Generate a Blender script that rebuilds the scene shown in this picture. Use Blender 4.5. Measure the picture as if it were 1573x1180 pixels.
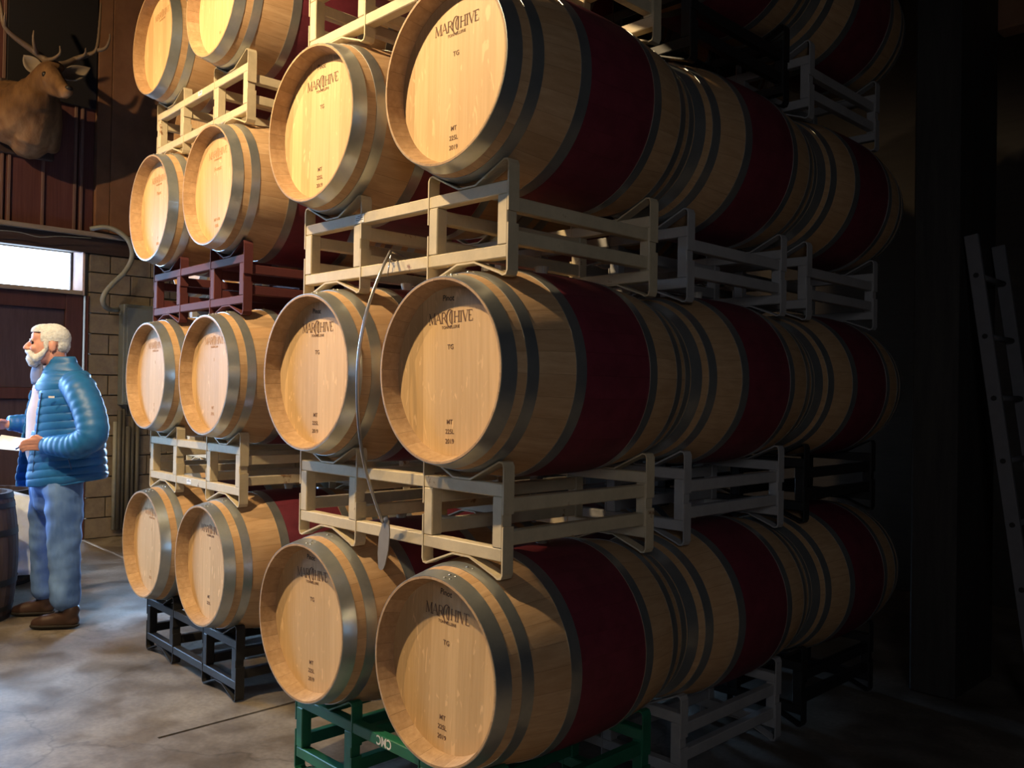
import bpy, bmesh, math, random
from mathutils import Vector, Matrix
random.seed(7)
PI = math.pi
for o in list(bpy.data.objects): bpy.data.objects.remove(o)
SC = bpy.context.scene
COL = SC.collection

# ------------------------------------------------------------ camera
IMW, IMH = 1573.0, 1180.0
FPX, YAW, PIT, ROL = 1354.4, 0.7895, 0.0119, 0.0167
CAM = Vector((2.0754, -1.7317, 1.476))
Fv = Vector((-math.sin(YAW)*math.cos(PIT), math.cos(YAW)*math.cos(PIT), math.sin(PIT)))
Rv0 = Vector((math.cos(YAW), math.sin(YAW), 0)); Uv0 = Rv0.cross(Fv)
Rv = Rv0*math.cos(ROL) + Uv0*math.sin(ROL)
Uv = Uv0*math.cos(ROL) - Rv0*math.sin(ROL)
cd = bpy.data.cameras.new('camera'); co = bpy.data.objects.new('camera', cd); COL.objects.link(co)
cd.sensor_width = 36; cd.lens = FPX/IMW*36; cd.clip_start = 0.05; cd.clip_end = 200
M = Matrix((Rv, Uv, -Fv)).transposed().to_4x4(); M.translation = CAM
co.matrix_world = M
SC.camera = co

def W(u, v, D):                      # a photo pixel at distance D (m) along the view axis
    return CAM + Fv*D + Rv*((u-786.5)*D/FPX) - Uv*((v-590)*D/FPX)
def onX(u, v, X):
    d = Fv + Rv*((u-786.5)/FPX) - Uv*((v-590)/FPX)
    return CAM + d*((X-CAM.x)/d.x)
def onY(u, v, Y):
    d = Fv + Rv*((u-786.5)/FPX) - Uv*((v-590)/FPX)
    return CAM + d*((Y-CAM.y)/d.y)

# ------------------------------------------------------------ world, lights, exposure
wd = bpy.data.worlds.new('sky'); SC.world = wd; wd.use_nodes = True
bg = wd.node_tree.nodes['Background']
bg.inputs[0].default_value = (0.62, 0.78, 1.0, 1); bg.inputs[1].default_value = 9.0
SC.view_settings.view_transform = 'Standard'; SC.view_settings.look = 'None'
SC.view_settings.exposure = 0.0; SC.view_settings.gamma = 1.0
SC.view_settings.use_curve_mapping = False

def area(name, loc, target, sx, sy, power, col, spread=PI):
    l = bpy.data.lights.new(name, 'AREA'); l.shape = 'RECTANGLE'; l.size = sx; l.size_y = sy
    l.energy = power; l.color = col; l.spread = spread
    o = bpy.data.objects.new(name, l); COL.objects.link(o); o.location = loc
    d = (Vector(target)-Vector(loc)).normalized()
    o.rotation_euler = d.to_track_quat('-Z', 'Y').to_euler()
    return o
def bulb(name, loc, r, power, col):
    l = bpy.data.lights.new(name, 'POINT'); l.shadow_soft_size = r; l.energy = power; l.color = col
    o = bpy.data.objects.new(name, l); COL.objects.link(o); o.location = loc
    return o
def spot(name, loc, tgt, power):
    l = bpy.data.lights.new(name, 'SPOT'); l.shadow_soft_size = .04; l.energy = power; l.color = WARM if loc[0] > -2 else (1.0, 0.68, 0.33)
    l.spot_size = tgt[3]; l.spot_blend = tgt[4]
    o = bpy.data.objects.new(name, l); COL.objects.link(o); o.location = loc
    o.rotation_euler = (Vector(tgt[:3])-Vector(loc)).to_track_quat('-Z', 'Y').to_euler(); return o
WARM = (1.0, 0.74, 0.42)
LAMPS = [(-1.00, -1.50, 3.90, 460), (-2.75, -1.9, 4.3, 380), (-4.4, -2.9, 5.0, 480)]
TG = dict(zip([l[:3] for l in LAMPS], [(-1.3, 0.2, 1.6, math.radians(112), .5), (-3.0, 0.3, 1.6, math.radians(108), .5), (-6.9, 0.2, 2.6, math.radians(95), .6)]))
for (x, y, z, pw) in LAMPS: spot('lamp_light', (x, y, z), TG[(x, y, z)], pw)
COOL = (0.36, 0.62, 1.0)
area('daylight_door', (-6.6, -2.6, 1.3), (-4.3, -0.2, 0.6), 1.2, 2.0, 26, (0.42, 0.66, 1.0), spread=math.radians(60))
area('daylight_window', (-6.72, -1.15, 2.58), (-3.2, -0.95, 0.0), 2.6, 0.30, 115, COOL, spread=math.radians(95))
area('daylight_side_door', (-6.7, 3.3, 1.1), (-3.0, 1.3, 0.2), 1.4, 1.8, 100, COOL, spread=math.radians(45))
area('fill_right', (3.4, -2.9, 2.4), (0.5, 0.6, 1.4), 0.9, 1.3, 5.5, (0.92, 0.93, 1.0), spread=math.radians(100))  # added weak fill for the dark right side, no real source behind it
sl = bpy.data.lights.new('sun', 'SUN'); sl.energy = 14; sl.angle = 0.009; sl.color = (0.9, 0.95, 1)
so = bpy.data.objects.new('sun', sl); COL.objects.link(so)
so.rotation_euler = Vector((1, -0.05, -0.80)).to_track_quat('-Z', 'Y').to_euler()

# ------------------------------------------------------------ materials
def newmat(name):
    m = bpy.data.materials.new(name); m.use_nodes = True
    nt = m.node_tree; b = nt.nodes['Principled BSDF']
    return m, nt, b
def N(nt, t, **k):
    n = nt.nodes.new(t)
    for a, v in k.items():
        if hasattr(n, a): setattr(n, a, v)
        else: n.inputs[a].default_value = v
    return n
def ramp(nt, fac, stops):
    r = nt.nodes.new('ShaderNodeValToRGB'); nt.links.new(fac, r.inputs[0])
    e = r.color_ramp.elements
    while len(e) < len(stops): e.new(0.5)
    for i, (p, c) in enumerate(stops):
        e[i].position = p; e[i].color = (c[0], c[1], c[2], 1)
    return r.outputs[0]
def mixc(nt, fac, a, b, mode='MIX'):
    n = nt.nodes.new('ShaderNodeMix'); n.data_type = 'RGBA'; n.blend_type = mode
    for s, v in ((n.inputs[0], fac), (n.inputs[6], a), (n.inputs[7], b)):
        if hasattr(v, 'links'): nt.links.new(v, s)
        elif isinstance(v, (int, float)): s.default_value = v
        else: s.default_value = (v[0], v[1], v[2], 1)
    return n.outputs[2]
def coords(nt, scale, rnd=True):
    tc = N(nt, 'ShaderNodeTexCoord'); mp = N(nt, 'ShaderNodeMapping')
    mp.inputs['Scale'].default_value = scale
    nt.links.new(tc.outputs['Object'], mp.inputs[0])
    if rnd:
        oi = N(nt, 'ShaderNodeObjectInfo'); c = N(nt, 'ShaderNodeCombineXYZ')
        mu = N(nt, 'ShaderNodeMath', operation='MULTIPLY'); mu.inputs[1].default_value = 37.0
        nt.links.new(oi.outputs['Random'], mu.inputs[0])
        for i in range(3): nt.links.new(mu.outputs[0], c.inputs[i])
        nt.links.new(c.outputs[0], mp.inputs['Location'])
    return mp.outputs[0]
def bump(nt, b, h, strength, dist=0.002):
    n = N(nt, 'ShaderNodeBump'); n.inputs['Strength'].default_value = strength
    n.inputs['Distance'].default_value = dist
    nt.links.new(h, n.inputs['Height']); nt.links.new(n.outputs[0], b.inputs['Normal'])
def wood(name, dark, light, scale, var=0.25, rough=0.55, bstr=0.25, fleck=None, stain=None):
    m, nt, b = newmat(name)
    v = coords(nt, scale)
    n1 = N(nt, 'ShaderNodeTexNoise'); n1.inputs['Scale'].default_value = 1; n1.inputs['Detail'].default_value = 8
    n1.inputs['Roughness'].default_value = 0.65
    nt.links.new(v, n1.inputs['Vector'])
    c = ramp(nt, n1.outputs['Fac'], [(0.3, dark), (0.7, light)])
    oi = N(nt, 'ShaderNodeObjectInfo')
    tone = ramp(nt, oi.outputs['Random'], [(0, (1-var, 1-var*1.1, 1-var*1.25)), (1, (1, 1, 1))])
    c = mixc(nt, 1.0, c, tone, 'MULTIPLY')
    if fleck:
        v2 = coords(nt, fleck)
        n2 = N(nt, 'ShaderNodeTexNoise'); n2.inputs['Scale'].default_value = 1; n2.inputs['Detail'].default_value = 2
        n2.inputs['Distortion'].default_value = 1.5
        nt.links.new(v2, n2.inputs['Vector'])
        f = ramp(nt, n2.outputs['Fac'], [(0.64, (0, 0, 0)), (0.70, (0.5, 0.5, 0.5))])
        c = mixc(nt, f, c, tuple(min(1, x*1.25) for x in light))
    if stain:
        v3 = coords(nt, (2.2, 2.2, 2.2))
        n3 = N(nt, 'ShaderNodeTexNoise'); n3.inputs['Scale'].default_value = 1; n3.inputs['Detail'].default_value = 5
        nt.links.new(v3, n3.inputs['Vector'])
        f = ramp(nt, n3.outputs['Fac'], [(0.5, (0, 0, 0)), (0.75, (0.6, 0.6, 0.6))])
        c = mixc(nt, f, c, stain)
    nt.links.new(c, b.inputs['Base Color']); b.inputs['Roughness'].default_value = rough
    b.inputs['Specular IOR Level'].default_value = 0.3
    bump(nt, b, n1.outputs['Fac'], bstr)
    return m
def paint(name, col, rust=None, rough=0.5, amt=0.62, col2=None, metal=0.0, rscale=6):
    m, nt, b = newmat(name)
    v = coords(nt, (rscale,)*3)
    n1 = N(nt, 'ShaderNodeTexNoise'); n1.inputs['Scale'].default_value = 1; n1.inputs['Detail'].default_value = 9
    n1.inputs['Roughness'].default_value = 0.7
    nt.links.new(v, n1.inputs['Vector'])
    c2 = col2 or tuple(x*0.78 for x in col)
    c = ramp(nt, n1.outputs['Fac'], [(0.3, c2), (0.6, col)])
    if rust:
        f = ramp(nt, n1.outputs['Fac'], [(amt, (0, 0, 0)), (amt+0.05, (1, 1, 1))])
        c = mixc(nt, f, c, rust)
    nt.links.new(c, b.inputs['Base Color']); b.inputs['Roughness'].default_value = rough
    b.inputs['Metallic'].default_value = metal
    bump(nt, b, n1.outputs['Fac'], 0.15, 0.003)
    return m
def plain(name, col, rough=0.6, metal=0.0):
    m, nt, b = newmat(name)
    v = coords(nt, (25, 25, 25))
    n1 = N(nt, 'ShaderNodeTexNoise'); n1.inputs['Scale'].default_value = 1; n1.inputs['Detail'].default_value = 4
    nt.links.new(v, n1.inputs['Vector'])
    c = ramp(nt, n1.outputs['Fac'], [(0.3, tuple(x*0.88 for x in col)), (0.7, col)])
    nt.links.new(c, b.inputs['Base Color'])
    b.inputs['Roughness'].default_value = rough; b.inputs['Metallic'].default_value = metal
    return m

m_stave = wood('oak_stave', (0.46, 0.285, 0.145), (0.61, 0.40, 0.225), (60, 4, 60), var=0.16, stain=(0.42, 0.22, 0.09))
m_staverim = wood('oak_stave_end', (0.42, 0.26, 0.135), (0.58, 0.39, 0.225), (40, 40, 40), var=0.2)
m_head = wood('oak_head', (0.66, 0.43, 0.215), (0.78, 0.535, 0.29), (90, 90, 3.5), var=0.20, fleck=(30, 30, 9), bstr=0.15, rough=0.5)
m_wine = paint('wine_stained_oak', (0.17, 0.026, 0.042), rough=0.5, col2=(0.11, 0.016, 0.028), rscale=9)
m_hoop = paint('galvanised_hoop', (0.46, 0.48, 0.47), rough=0.30, metal=0.78, col2=(0.34, 0.37, 0.38), rscale=7)
m_rivet = plain('rivet_steel', (0.6, 0.6, 0.58), 0.3, 0.9)
m_brand = plain('branded_ink', (0.15, 0.075, 0.045), 0.8)
m_brand2 = plain('faded_red_ink', (0.50, 0.27, 0.12), 0.8)
m_marker = plain('marker_ink', (0.012, 0.010, 0.014), 0.7)
m_bung = plain('silicone_bung', (0.62, 0.58, 0.50), 0.5)
m_cream = paint('cream_paint', (0.60, 0.50, 0.33), rust=(0.24, 0.12, 0.05), amt=0.635, rscale=8)
m_white = paint('grey_white_paint', (0.36, 0.35, 0.345), rust=(0.18, 0.09, 0.05), amt=0.72)
m_green = paint('green_paint', (0.018, 0.16, 0.085), col2=(0.012, 0.10, 0.055), rough=0.45)
m_black = paint('black_paint', (0.016, 0.015, 0.015), rough=0.5)
m_maroon = paint('maroon_paint', (0.10, 0.020, 0.020), rust=(0.17, 0.10, 0.07), amt=0.64, rough=0.75)
m_sticker = plain('paper_sticker', (0.85, 0.85, 0.84), 0.6)
m_printink = plain('print_ink', (0.15, 0.15, 0.18), 0.7)
m_steel = plain('bright_steel', (0.55, 0.54, 0.55), 0.32, 0.95)
m_spoon = plain('dull_steel', (0.30, 0.26, 0.22), 0.6, 0.4)

# ------------------------------------------------------------ mesh helpers
def link(o, parent=None):
    COL.objects.link(o)
    if parent: o.parent = parent
    return o
def mobj(name, me, parent=None, loc=None, rot=None):
    o = bpy.data.objects.new(name, me); link(o, parent)
    if loc is not None: o.location = loc
    if rot is not None: o.rotation_euler = rot
    return o
def me_from(name, V, Fc, mats, midx=None, smooth=False):
    me = bpy.data.meshes.new(name); me.from_pydata([tuple(v) for v in V], [], Fc)
    for m in (mats if isinstance(mats, (list, tuple)) else [mats]): me.materials.append(m)
    if midx:
        for p, i in zip(me.polygons, midx): p.material_index = i
    if smooth:
        for i, p in enumerate(me.polygons): p.use_smooth = True if smooth is True else smooth[i]
    me.update(); return me
def me_bm(name, bm, mats, smooth=False):
    me = bpy.data.meshes.new(name); bmesh.ops.recalc_face_normals(bm, faces=bm.faces)
    bm.to_mesh(me); bm.free()
    for m in (mats if isinstance(mats, (list, tuple)) else [mats]): me.materials.append(m)
    if smooth:
        for p in me.polygons: p.use_smooth = True
    return me
def bbox(bm, x0, x1, y0, y1, z0, z1, bev=0.0, mi=0):
    r = bmesh.ops.create_cube(bm, size=1)
    vs = r['verts']
    for v in vs:
        v.co = Vector((x0+(v.co.x+.5)*(x1-x0), y0+(v.co.y+.5)*(y1-y0), z0+(v.co.z+.5)*(z1-z0)))
    fs = set(f for v in vs for f in v.link_faces)
    for f in fs: f.material_index = mi
    if bev > 0:
        es = list(set(e for v in vs for e in v.link_edges))
        bmesh.ops.bevel(bm, geom=es, offset=bev, segments=1, affect='EDGES')
def box_me(name, x0, x1, y0, y1, z0, z1, mat, bev=0.0):
    bm = bmesh.new(); bbox(bm, x0, x1, y0, y1, z0, z1, bev); return me_bm(name, bm, mat)
def tube(bm, pts, rad, seg=10, cap=True):
    pts = [Vector(p) for p in pts]
    if not isinstance(rad, (list, tuple)): rad = [rad]*len(pts)
    rings = []; up = None
    for i, p in enumerate(pts):
        t = (pts[min(i+1, len(pts)-1)]-pts[max(i-1, 0)]).normalized()
        if up is None:
            up = Vector((0, 0, 1)) if abs(t.z) < 0.9 else Vector((1, 0, 0))
        n = t.cross(up).normalized(); up = n.cross(t).normalized()
        rings.append([bm.verts.new(p+(n*math.cos(a)+up*math.sin(a))*rad[i]) for a in [2*PI*k/seg for k in range(seg)]])
    for a, b in zip(rings[:-1], rings[1:]):
        for k in range(seg): bm.faces.new((a[k], a[(k+1) % seg], b[(k+1) % seg], b[k]))
    if cap:
        bm.faces.new(rings[0][::-1]); bm.faces.new(rings[-1])
def bez(pts, n=8):                    # Catmull-Rom through the points
    P = [Vector(p) for p in pts]; P = [P[0]*2-P[1]]+P+[P[-1]*2-P[-2]]; out = []
    for i in range(1, len(P)-2):
        for k in range(n):
            t = k/n; a, b, c, d = P[i-1:i+3]
            out.append(0.5*((2*b)+(c-a)*t+(2*a-5*b+4*c-d)*t*t+(3*b-a-3*c+d)*t**3))
    out.append(P[-2]); return out
def empty(name, loc=(0, 0, 0), rz=0):
    o = bpy.data.objects.new(name, None); o.empty_display_size = .1; COL.objects.link(o)
    o.location = loc; o.rotation_euler = (0, 0, rz); return o
def tag(o, label=None, cat=None, group=None, kind=None):
    if label: o['label'] = label
    if cat: o['category'] = cat
    if group: o['group'] = group
    if kind: o['kind'] = kind
    return o
def tree(o, parent=None):
    c = o.copy(); COL.objects.link(c); c.parent = parent
    for ch in o.children: tree(ch, c)
    return c
def text_me(s, size, mat, bold=0.0):
    cu = bpy.data.curves.new('txt', 'FONT'); cu.body = s; cu.size = size; cu.align_x = 'CENTER'; cu.align_y = 'CENTER'
    cu.offset = bold; cu.extrude = 0.0002; cu.resolution_u = 3
    o = bpy.data.objects.new('txt', cu); COL.objects.link(o)
    dg = bpy.context.evaluated_depsgraph_get()
    me = bpy.data.meshes.new_from_object(o.evaluated_get(dg)); bpy.data.objects.remove(o)
    me.materials.clear(); me.materials.append(mat); me.name = 'lettering'
    return me

# ------------------------------------------------------------ room shell
XW = -6.9                            # the left wall plane
def struct(name, me): return tag(mobj(name, me), kind='structure')
m_conc, nt, b = newmat('concrete_floor')
v = coords(nt, (1, 1, 1), rnd=False)
n1 = N(nt, 'ShaderNodeTexNoise'); n1.inputs['Scale'].default_value = 1.3; n1.inputs['Detail'].default_value = 10; n1.inputs['Roughness'].default_value = .62
n2 = N(nt, 'ShaderNodeTexNoise'); n2.inputs['Scale'].default_value = 45; n2.inputs['Detail'].default_value = 6
n3 = N(nt, 'ShaderNodeTexNoise'); n3.inputs['Scale'].default_value = 4.5; n3.inputs['Detail'].default_value = 8
for n in (n1, n2, n3): nt.links.new(v, n.inputs['Vector'])
c = ramp(nt, n1.outputs['Fac'], [(0.33, (0.115, 0.095, 0.075)), (0.5, (0.20, 0.17, 0.14)), (0.68, (0.31, 0.275, 0.23))])
c2 = ramp(nt, n2.outputs['Fac'], [(0.3, (0.75, 0.75, 0.75)), (0.65, (1, 1, 1))])
c = mixc(nt, 1.0, c, c2, 'MULTIPLY')
c3 = ramp(nt, n3.outputs['Fac'], [(0.40, (0.66, 0.62, 0.58)), (0.55, (1, 1, 1))])
c = mixc(nt, 0.8, c, c3, 'MULTIPLY')
vo = N(nt, 'ShaderNodeTexVoronoi', feature='DISTANCE_TO_EDGE'); vo.inputs['Scale'].default_value = 0.75
nd = N(nt, 'ShaderNodeTexNoise'); nd.inputs['Scale'].default_value = 3; nd.inputs['Detail'].default_value = 6
nt.links.new(v, nd.inputs['Vector'])
vd = mixc(nt, 0.35, v, nd.outputs['Color']); nt.links.new(vd, vo.inputs['Vector'])
ck = ramp(nt, vo.outputs['Distance'], [(0.0, (0.45, 0.42, 0.4)), (0.006, (1, 1, 1))])
c = mixc(nt, 0.6, c, ck, 'MULTIPLY')
nt.links.new(c, b.inputs['Base Color'])
rr = ramp(nt, n3.outputs['Fac'], [(0.35, (0.36,)*3), (0.65, (0.62,)*3)]); nt.links.new(rr, b.inputs['Roughness'])
bump(nt, b, n2.outputs['Fac'], 0.25, 0.002)
# floor with a saw-cut joint
xs = [XW-0.3, -1.625, -1.605, 4.2]; ys = [-6.2, -0.14, 2.6, 5.4]
V = []; Fc = []
for i in range(3):
    for j in range(3):
        z = -0.02 if (i == 1 and j == 1) else 0.0
        k = len(V); V += [(xs[i], ys[j], z), (xs[i+1], ys[j], z), (xs[i+1], ys[j+1], z), (xs[i], ys[j+1], z)]
        Fc.append((k, k+1, k+2, k+3))
        if z < 0:
            q = len(V); V += [(xs[i], ys[j], 0), (xs[i+1], ys[j], 0), (xs[i+1], ys[j+1], 0), (xs[i], ys[j+1], 0)]
            for a in range(4): Fc.append((k+a, k+(a+1) % 4, q+(a+1) % 4, q+a))
struct('floor', me_from('floor', V, Fc, m_conc))

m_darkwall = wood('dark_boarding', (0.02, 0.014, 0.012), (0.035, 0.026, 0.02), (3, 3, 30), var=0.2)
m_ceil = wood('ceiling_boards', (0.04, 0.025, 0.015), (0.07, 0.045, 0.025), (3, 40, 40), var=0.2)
m_siding = wood('red_brown_siding', (0.095, 0.035, 0.034), (0.15, 0.058, 0.054), (50, 50, 2), var=0.12, rough=0.7)
m_batten = wood('batten', (0.16, 0.09, 0.08), (0.24, 0.145, 0.125), (40, 40, 2), var=0.1)
m_ply = wood('brown_plywood', (0.20, 0.095, 0.052), (0.32, 0.16, 0.09), (3, 3, 2.5), var=0.08, rough=0.75, stain=(0.10, 0.04, 0.025))
m_block = paint('concrete_block', (0.21, 0.175, 0.135), rough=0.9, col2=(0.13, 0.105, 0.085), rscale=9)
m_mortar = plain('mortar', (0.24, 0.215, 0.175), 0.95)
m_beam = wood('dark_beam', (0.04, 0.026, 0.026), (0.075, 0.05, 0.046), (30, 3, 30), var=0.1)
m_door = wood('plum_door', (0.06, 0.04, 0.055), (0.09, 0.06, 0.08), (30, 30, 3), var=0.1, rough=0.6)
m_doorframe = wood('red_brown_frame', (0.06, 0.024, 0.028), (0.095, 0.04, 0.044), (30, 30, 3), var=0.1, rough=0.6)
m_ledge = wood('pale_ledge', (0.24, 0.19, 0.16), (0.36, 0.30, 0.25), (30, 3, 30), var=0.1)

ZC = 6.0
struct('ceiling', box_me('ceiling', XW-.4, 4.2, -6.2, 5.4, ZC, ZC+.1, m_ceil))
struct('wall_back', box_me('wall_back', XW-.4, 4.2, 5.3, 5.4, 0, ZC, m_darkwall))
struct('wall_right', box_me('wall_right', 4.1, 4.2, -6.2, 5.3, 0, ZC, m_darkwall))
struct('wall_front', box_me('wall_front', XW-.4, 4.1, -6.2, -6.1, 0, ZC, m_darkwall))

yD = onX(131, 700, XW).y            # door's right edge / start of the block work
yB = onX(216, 200, XW).y
zWt, zWb = onX(127, 390, XW).z+.02, onX(127, 447, XW).z
zL = onX(205, 368, XW).z            # ledge
zBm = onX(205, 397, XW).z           # lower edge of the dark beam
yWin = onX(127, 420, XW).y
# left wall: core with the openings left free
core = bmesh.new()
bbox(core, XW-.30, XW-.06, yD+.05, 5.3, 0, ZC)                 # behind the blocks and plywood
bbox(core, XW-.30, XW-.06, -6.1, yD+.05, zL, ZC)               # above door and window
bbox(core, XW-.30, XW-.06, -6.1, -3.0, 0, zL)                  # left of the window, out of view
bbox(core, XW-.30, XW-.12, -3.0, yD-.012, 0, zWb-.04)          # behind the door leaf
bbox(core, XW-.30, XW-.06, -3.0, yD+.05, zWt+.02, zL)          # lintel
bbox(core, XW-.30, XW-.06, yWin+.02, yD+.05, zWb-.04, zWt+.02)
wl = struct('wall_left', me_bm('wall_core', core, m_mortar))
# concrete blocks, each a piece
bh, bw, jt = 0.2, 0.40, 0.010
course = 0
z = 0.0
bmeshes = {}
while z < zBm-0.02:
    h = min(bh, zBm-z)
    y = yD - (0.0 if course % 2 == 0 else bw/2)
    while y < 3.6:
        y0 = max(y, yD); y1 = y+bw
        if y1-y0 > 0.05:
            key = (round(y1-y0, 2), round(h, 3))
            if key not in bmeshes:
                bmeshes[key] = box_me('block', -.07, 0, jt/2, key[0]-jt/2, jt/2, key[1]-jt/2, m_block, 0.004)
            mobj('block', bmeshes[key], wl, (XW-random.uniform(0, .003), y0, z))
        y = y1
    z += bh; course += 1
# red-brown siding boards between battens, plywood to the right
zSB = zL+0.02
bx = [onX(8, 300, XW).y, onX(66, 300, XW).y, onX(120, 300, XW).y]
edges = [-6.0]
yy = bx[0]
step = bx[1]-bx[0]
while yy > -6: edges.insert(1, yy); yy -= step
edges += [bx[1], bx[2], yD+.03]
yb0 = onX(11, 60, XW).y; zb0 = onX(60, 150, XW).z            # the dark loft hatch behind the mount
for a, bb in zip(edges[:-1], edges[1:]):
    if bb-a < .02: continue
    mobj('siding_board', box_me('siding_board', XW-.06, XW-.02, a+.004, bb-.004, zSB, ZC-.02, m_siding, .002), wl)
for e in edges[1:-1]:
    for dx in ((-.030, .0, .03) if abs(e-bx[1]) > .01 else (0,)):
        if dx == 0 and abs(e-bx[1]) > .01: continue
        mobj('batten', box_me('batten', XW-.02, XW-.002, e+dx-.013, e+dx+.013, zSB, ZC-.02, m_batten, .003), wl)
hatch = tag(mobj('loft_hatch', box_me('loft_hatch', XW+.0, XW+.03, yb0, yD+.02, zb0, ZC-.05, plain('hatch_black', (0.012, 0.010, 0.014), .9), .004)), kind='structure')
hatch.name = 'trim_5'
yj = onX(168, 250, XW).y
for a, bb in ((yD+.03, yj), (yj, yj+1.22), (yj+1.22, yj+2.44)):
    mobj('plywood_panel', box_me('plywood_panel', XW-.06, XW+.035, a+.003, bb-.003, zL+.02, ZC-.02, m_ply, .003), wl)
struct('trim_1', box_me('ledge', XW-.06, XW+.07, -6.0, yB+2.2, zL-.035, zL+.01, m_ledge, .004))
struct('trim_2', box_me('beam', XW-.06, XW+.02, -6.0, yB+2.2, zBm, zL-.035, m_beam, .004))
# window: reveal, frame, pane and an added outside sun blocker
win = struct('window_1', box_me('window_sill', XW-.30, XW+.01, -3.0, yWin, zWb-.04, zWb, m_ledge, .003))
mobj('reveal', box_me('reveal', XW-.30, XW-.0, yWin, yWin+.02, zWb-.04, zWt+.02, plain('pinkish_reveal', (.7, .55, .55), .6)), win)
mobj('window_frame', box_me('window_frame', XW-.30, XW-.27, yWin-.02, yWin, zWb, zWt+.02, m_beam), win)
mobj('window_frame', box_me('window_frame', XW-.30, XW-.27, -3.0, yWin, zWt+.012, zWt+.03, m_beam), win)
mg, nt, b = newmat('window_glass'); tr = N(nt, 'ShaderNodeBsdfTransparent'); gl = N(nt, 'ShaderNodeBsdfGlossy', Roughness=.02); mx = N(nt, 'ShaderNodeMixShader'); mx.inputs[0].default_value = .06
nt.links.new(tr.outputs[0], mx.inputs[1]); nt.links.new(gl.outputs[0], mx.inputs[2]); nt.links.new(mx.outputs[0], nt.nodes['Material Output'].inputs[0])
mobj('pane', box_me('pane', XW-.292, XW-.288, -3.0, yWin-.01, zWb, zWt, mg), win)
struct('sun_blocker', box_me('sun_blocker_box', XW-1.7, XW-.30, -6.5, 5.4, zWt+.25, zWt+.35, m_beam))  # unseen box added outside to keep the sun out of the window
# barn door under the window: stiles, rails and recessed panels, a thin gap at its right edge
dr = empty('door_1', (XW, yD, 0)); tag(dr, kind='structure')
def dz(v): return onX(60, v, XW).z
zr1t, zr1b, zr2t, zr2b = zWb-.04, dz(472), dz(596), dz(613)
y0d = -1.8
def dpart(name, a, bb, z0, z1, x0, x1, mat): mobj(name, box_me(name, x0, x1, a-yD, bb-yD, z0, z1, mat, .004), dr)
yst = onX(101, 540, XW).y
yle = yD-.045
dpart('stile', yst, yle, .01, zr1t, -.10, -.02, m_doorframe)
dpart('stile', yD-.012, yD+.0, .0, zr1t, -.055, .012, m_doorframe)
dpart('rail', y0d, yst, zr1b, zr1t, -.10, -.03, m_doorframe)
dpart('rail', y0d, yst, zr2b, zr2t, -.10, -.03, m_doorframe)
dpart('rail', y0d, yst, .02, .25, -.10, -.03, m_doorframe)
dpart('door_panel', y0d, yst, zr2t, zr1b, -.10, -.06, m_door)
dpart('door_panel', y0d, yst, .25, zr2b, -.10, -.06, m_door)
dpart('gap_strip', yD-.05, yD-.01, .62, zr1t, -.118, -.105, m_doorframe)
dpart('stile', -2.1, y0d, .01, zr1t, -.10, -.02, m_doorframe)

# ------------------------------------------------------------ barrel
L = 0.940; RH = 0.285; RB = 0.343; NST = 30
def rad(y):
    t = abs((y-L/2)/(L/2)); return RH+(RB-RH)*(1-t**2.3)
YS = [0.0, .012, .05, .085, .125, .19, .265, .31, .36, .42, .47, .52, .58, .63, .675, .75, .815, .855, .89, .928, .94]
def stave_mesh(n, w0=0.0):
    """one stave: outer arc columns, chamfered inner lip at both ends; local barrel axes"""
    V = []; Fc = []; mi = []; sm = []
    gap = 0.0006; half = PI/n; C = 4
    for y in YS:
        r = rad(y); g = gap/r
        for k in range(C):
            a = -half+g/2 + (2*half-g)*k/(C-1)
            edge = 0.0006 if k in (0, C-1) else 0
            V.append(((r-edge)*math.sin(a), y, (r-edge)*math.cos(a)))
    for i in range(len(YS)-1):
        ym = (YS[i]+YS[i+1])/2
        for k in range(C-1):
            a = i*C+k; Fc.append((a, a+1, a+C+1, a+C)); mi.append(1 if .29 < ym < .65 else 0); sm.append(True)
    for end in (0, 1):                 # inner lip, rim and side walls near the ends
        def Y(q): return q if end == 0 else L-q
        prof = [(0.0, RH), (0.0, RH-.007), (.060, RH-.023), (.060, RH-.05)]
        base = len(V)
        for (q, r) in prof:
            for k in range(C):
                g = gap/r; a = -half+g/2+(2*half-g)*k/(C-1)
                V.append((r*math.sin(a), Y(q), r*math.cos(a)))
        for i in range(len(prof)-1):
            for k in range(C-1):
                a = base+i*C+k; f = (a, a+C, a+C+1, a+1)
                Fc.append(f if end == 0 else f[::-1]); mi.append(2); sm.append(False)
    return V, Fc, mi, sm
V, Fc, mi, sm = stave_mesh(NST)
me_stave = me_from('stave', V, Fc, [m_stave, m_wine, m_staverim], mi, sm)
# joined body for the barrels whose staves cannot be told apart
VV = []; FF = []; MI = []; SM = []
for k in range(NST):
    a = 2*PI*k/NST; ca, sa = math.cos(a), math.sin(a); b0 = len(VV)
    for (x, y, z) in V: VV.append((x*ca+z*sa, y, -x*sa+z*ca))
    FF += [tuple(i+b0 for i in f) for f in Fc]; MI += mi; SM += sm
me_body = me_from('staves', VV, FF, [m_stave, m_wine, m_staverim], MI, SM)
m_gap = plain('stave_joint', (0.10, 0.045, 0.02), 0.9)
def ring(name, prof, mat, seg=64, smooth=True):
    V = []; Fc = []
    for (y, r) in prof:
        for k in range(seg):
            a = 2*PI*k/seg; V.append((r*math.sin(a), y, r*math.cos(a)))
    n = len(prof)
    for i in range(n-1):
        for k in range(seg):
            Fc.append((i*seg+k, i*seg+(k+1) % seg, (i+1)*seg+(k+1) % seg, (i+1)*seg+k))
    return me_from(name, V, Fc, mat, smooth=smooth)
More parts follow.
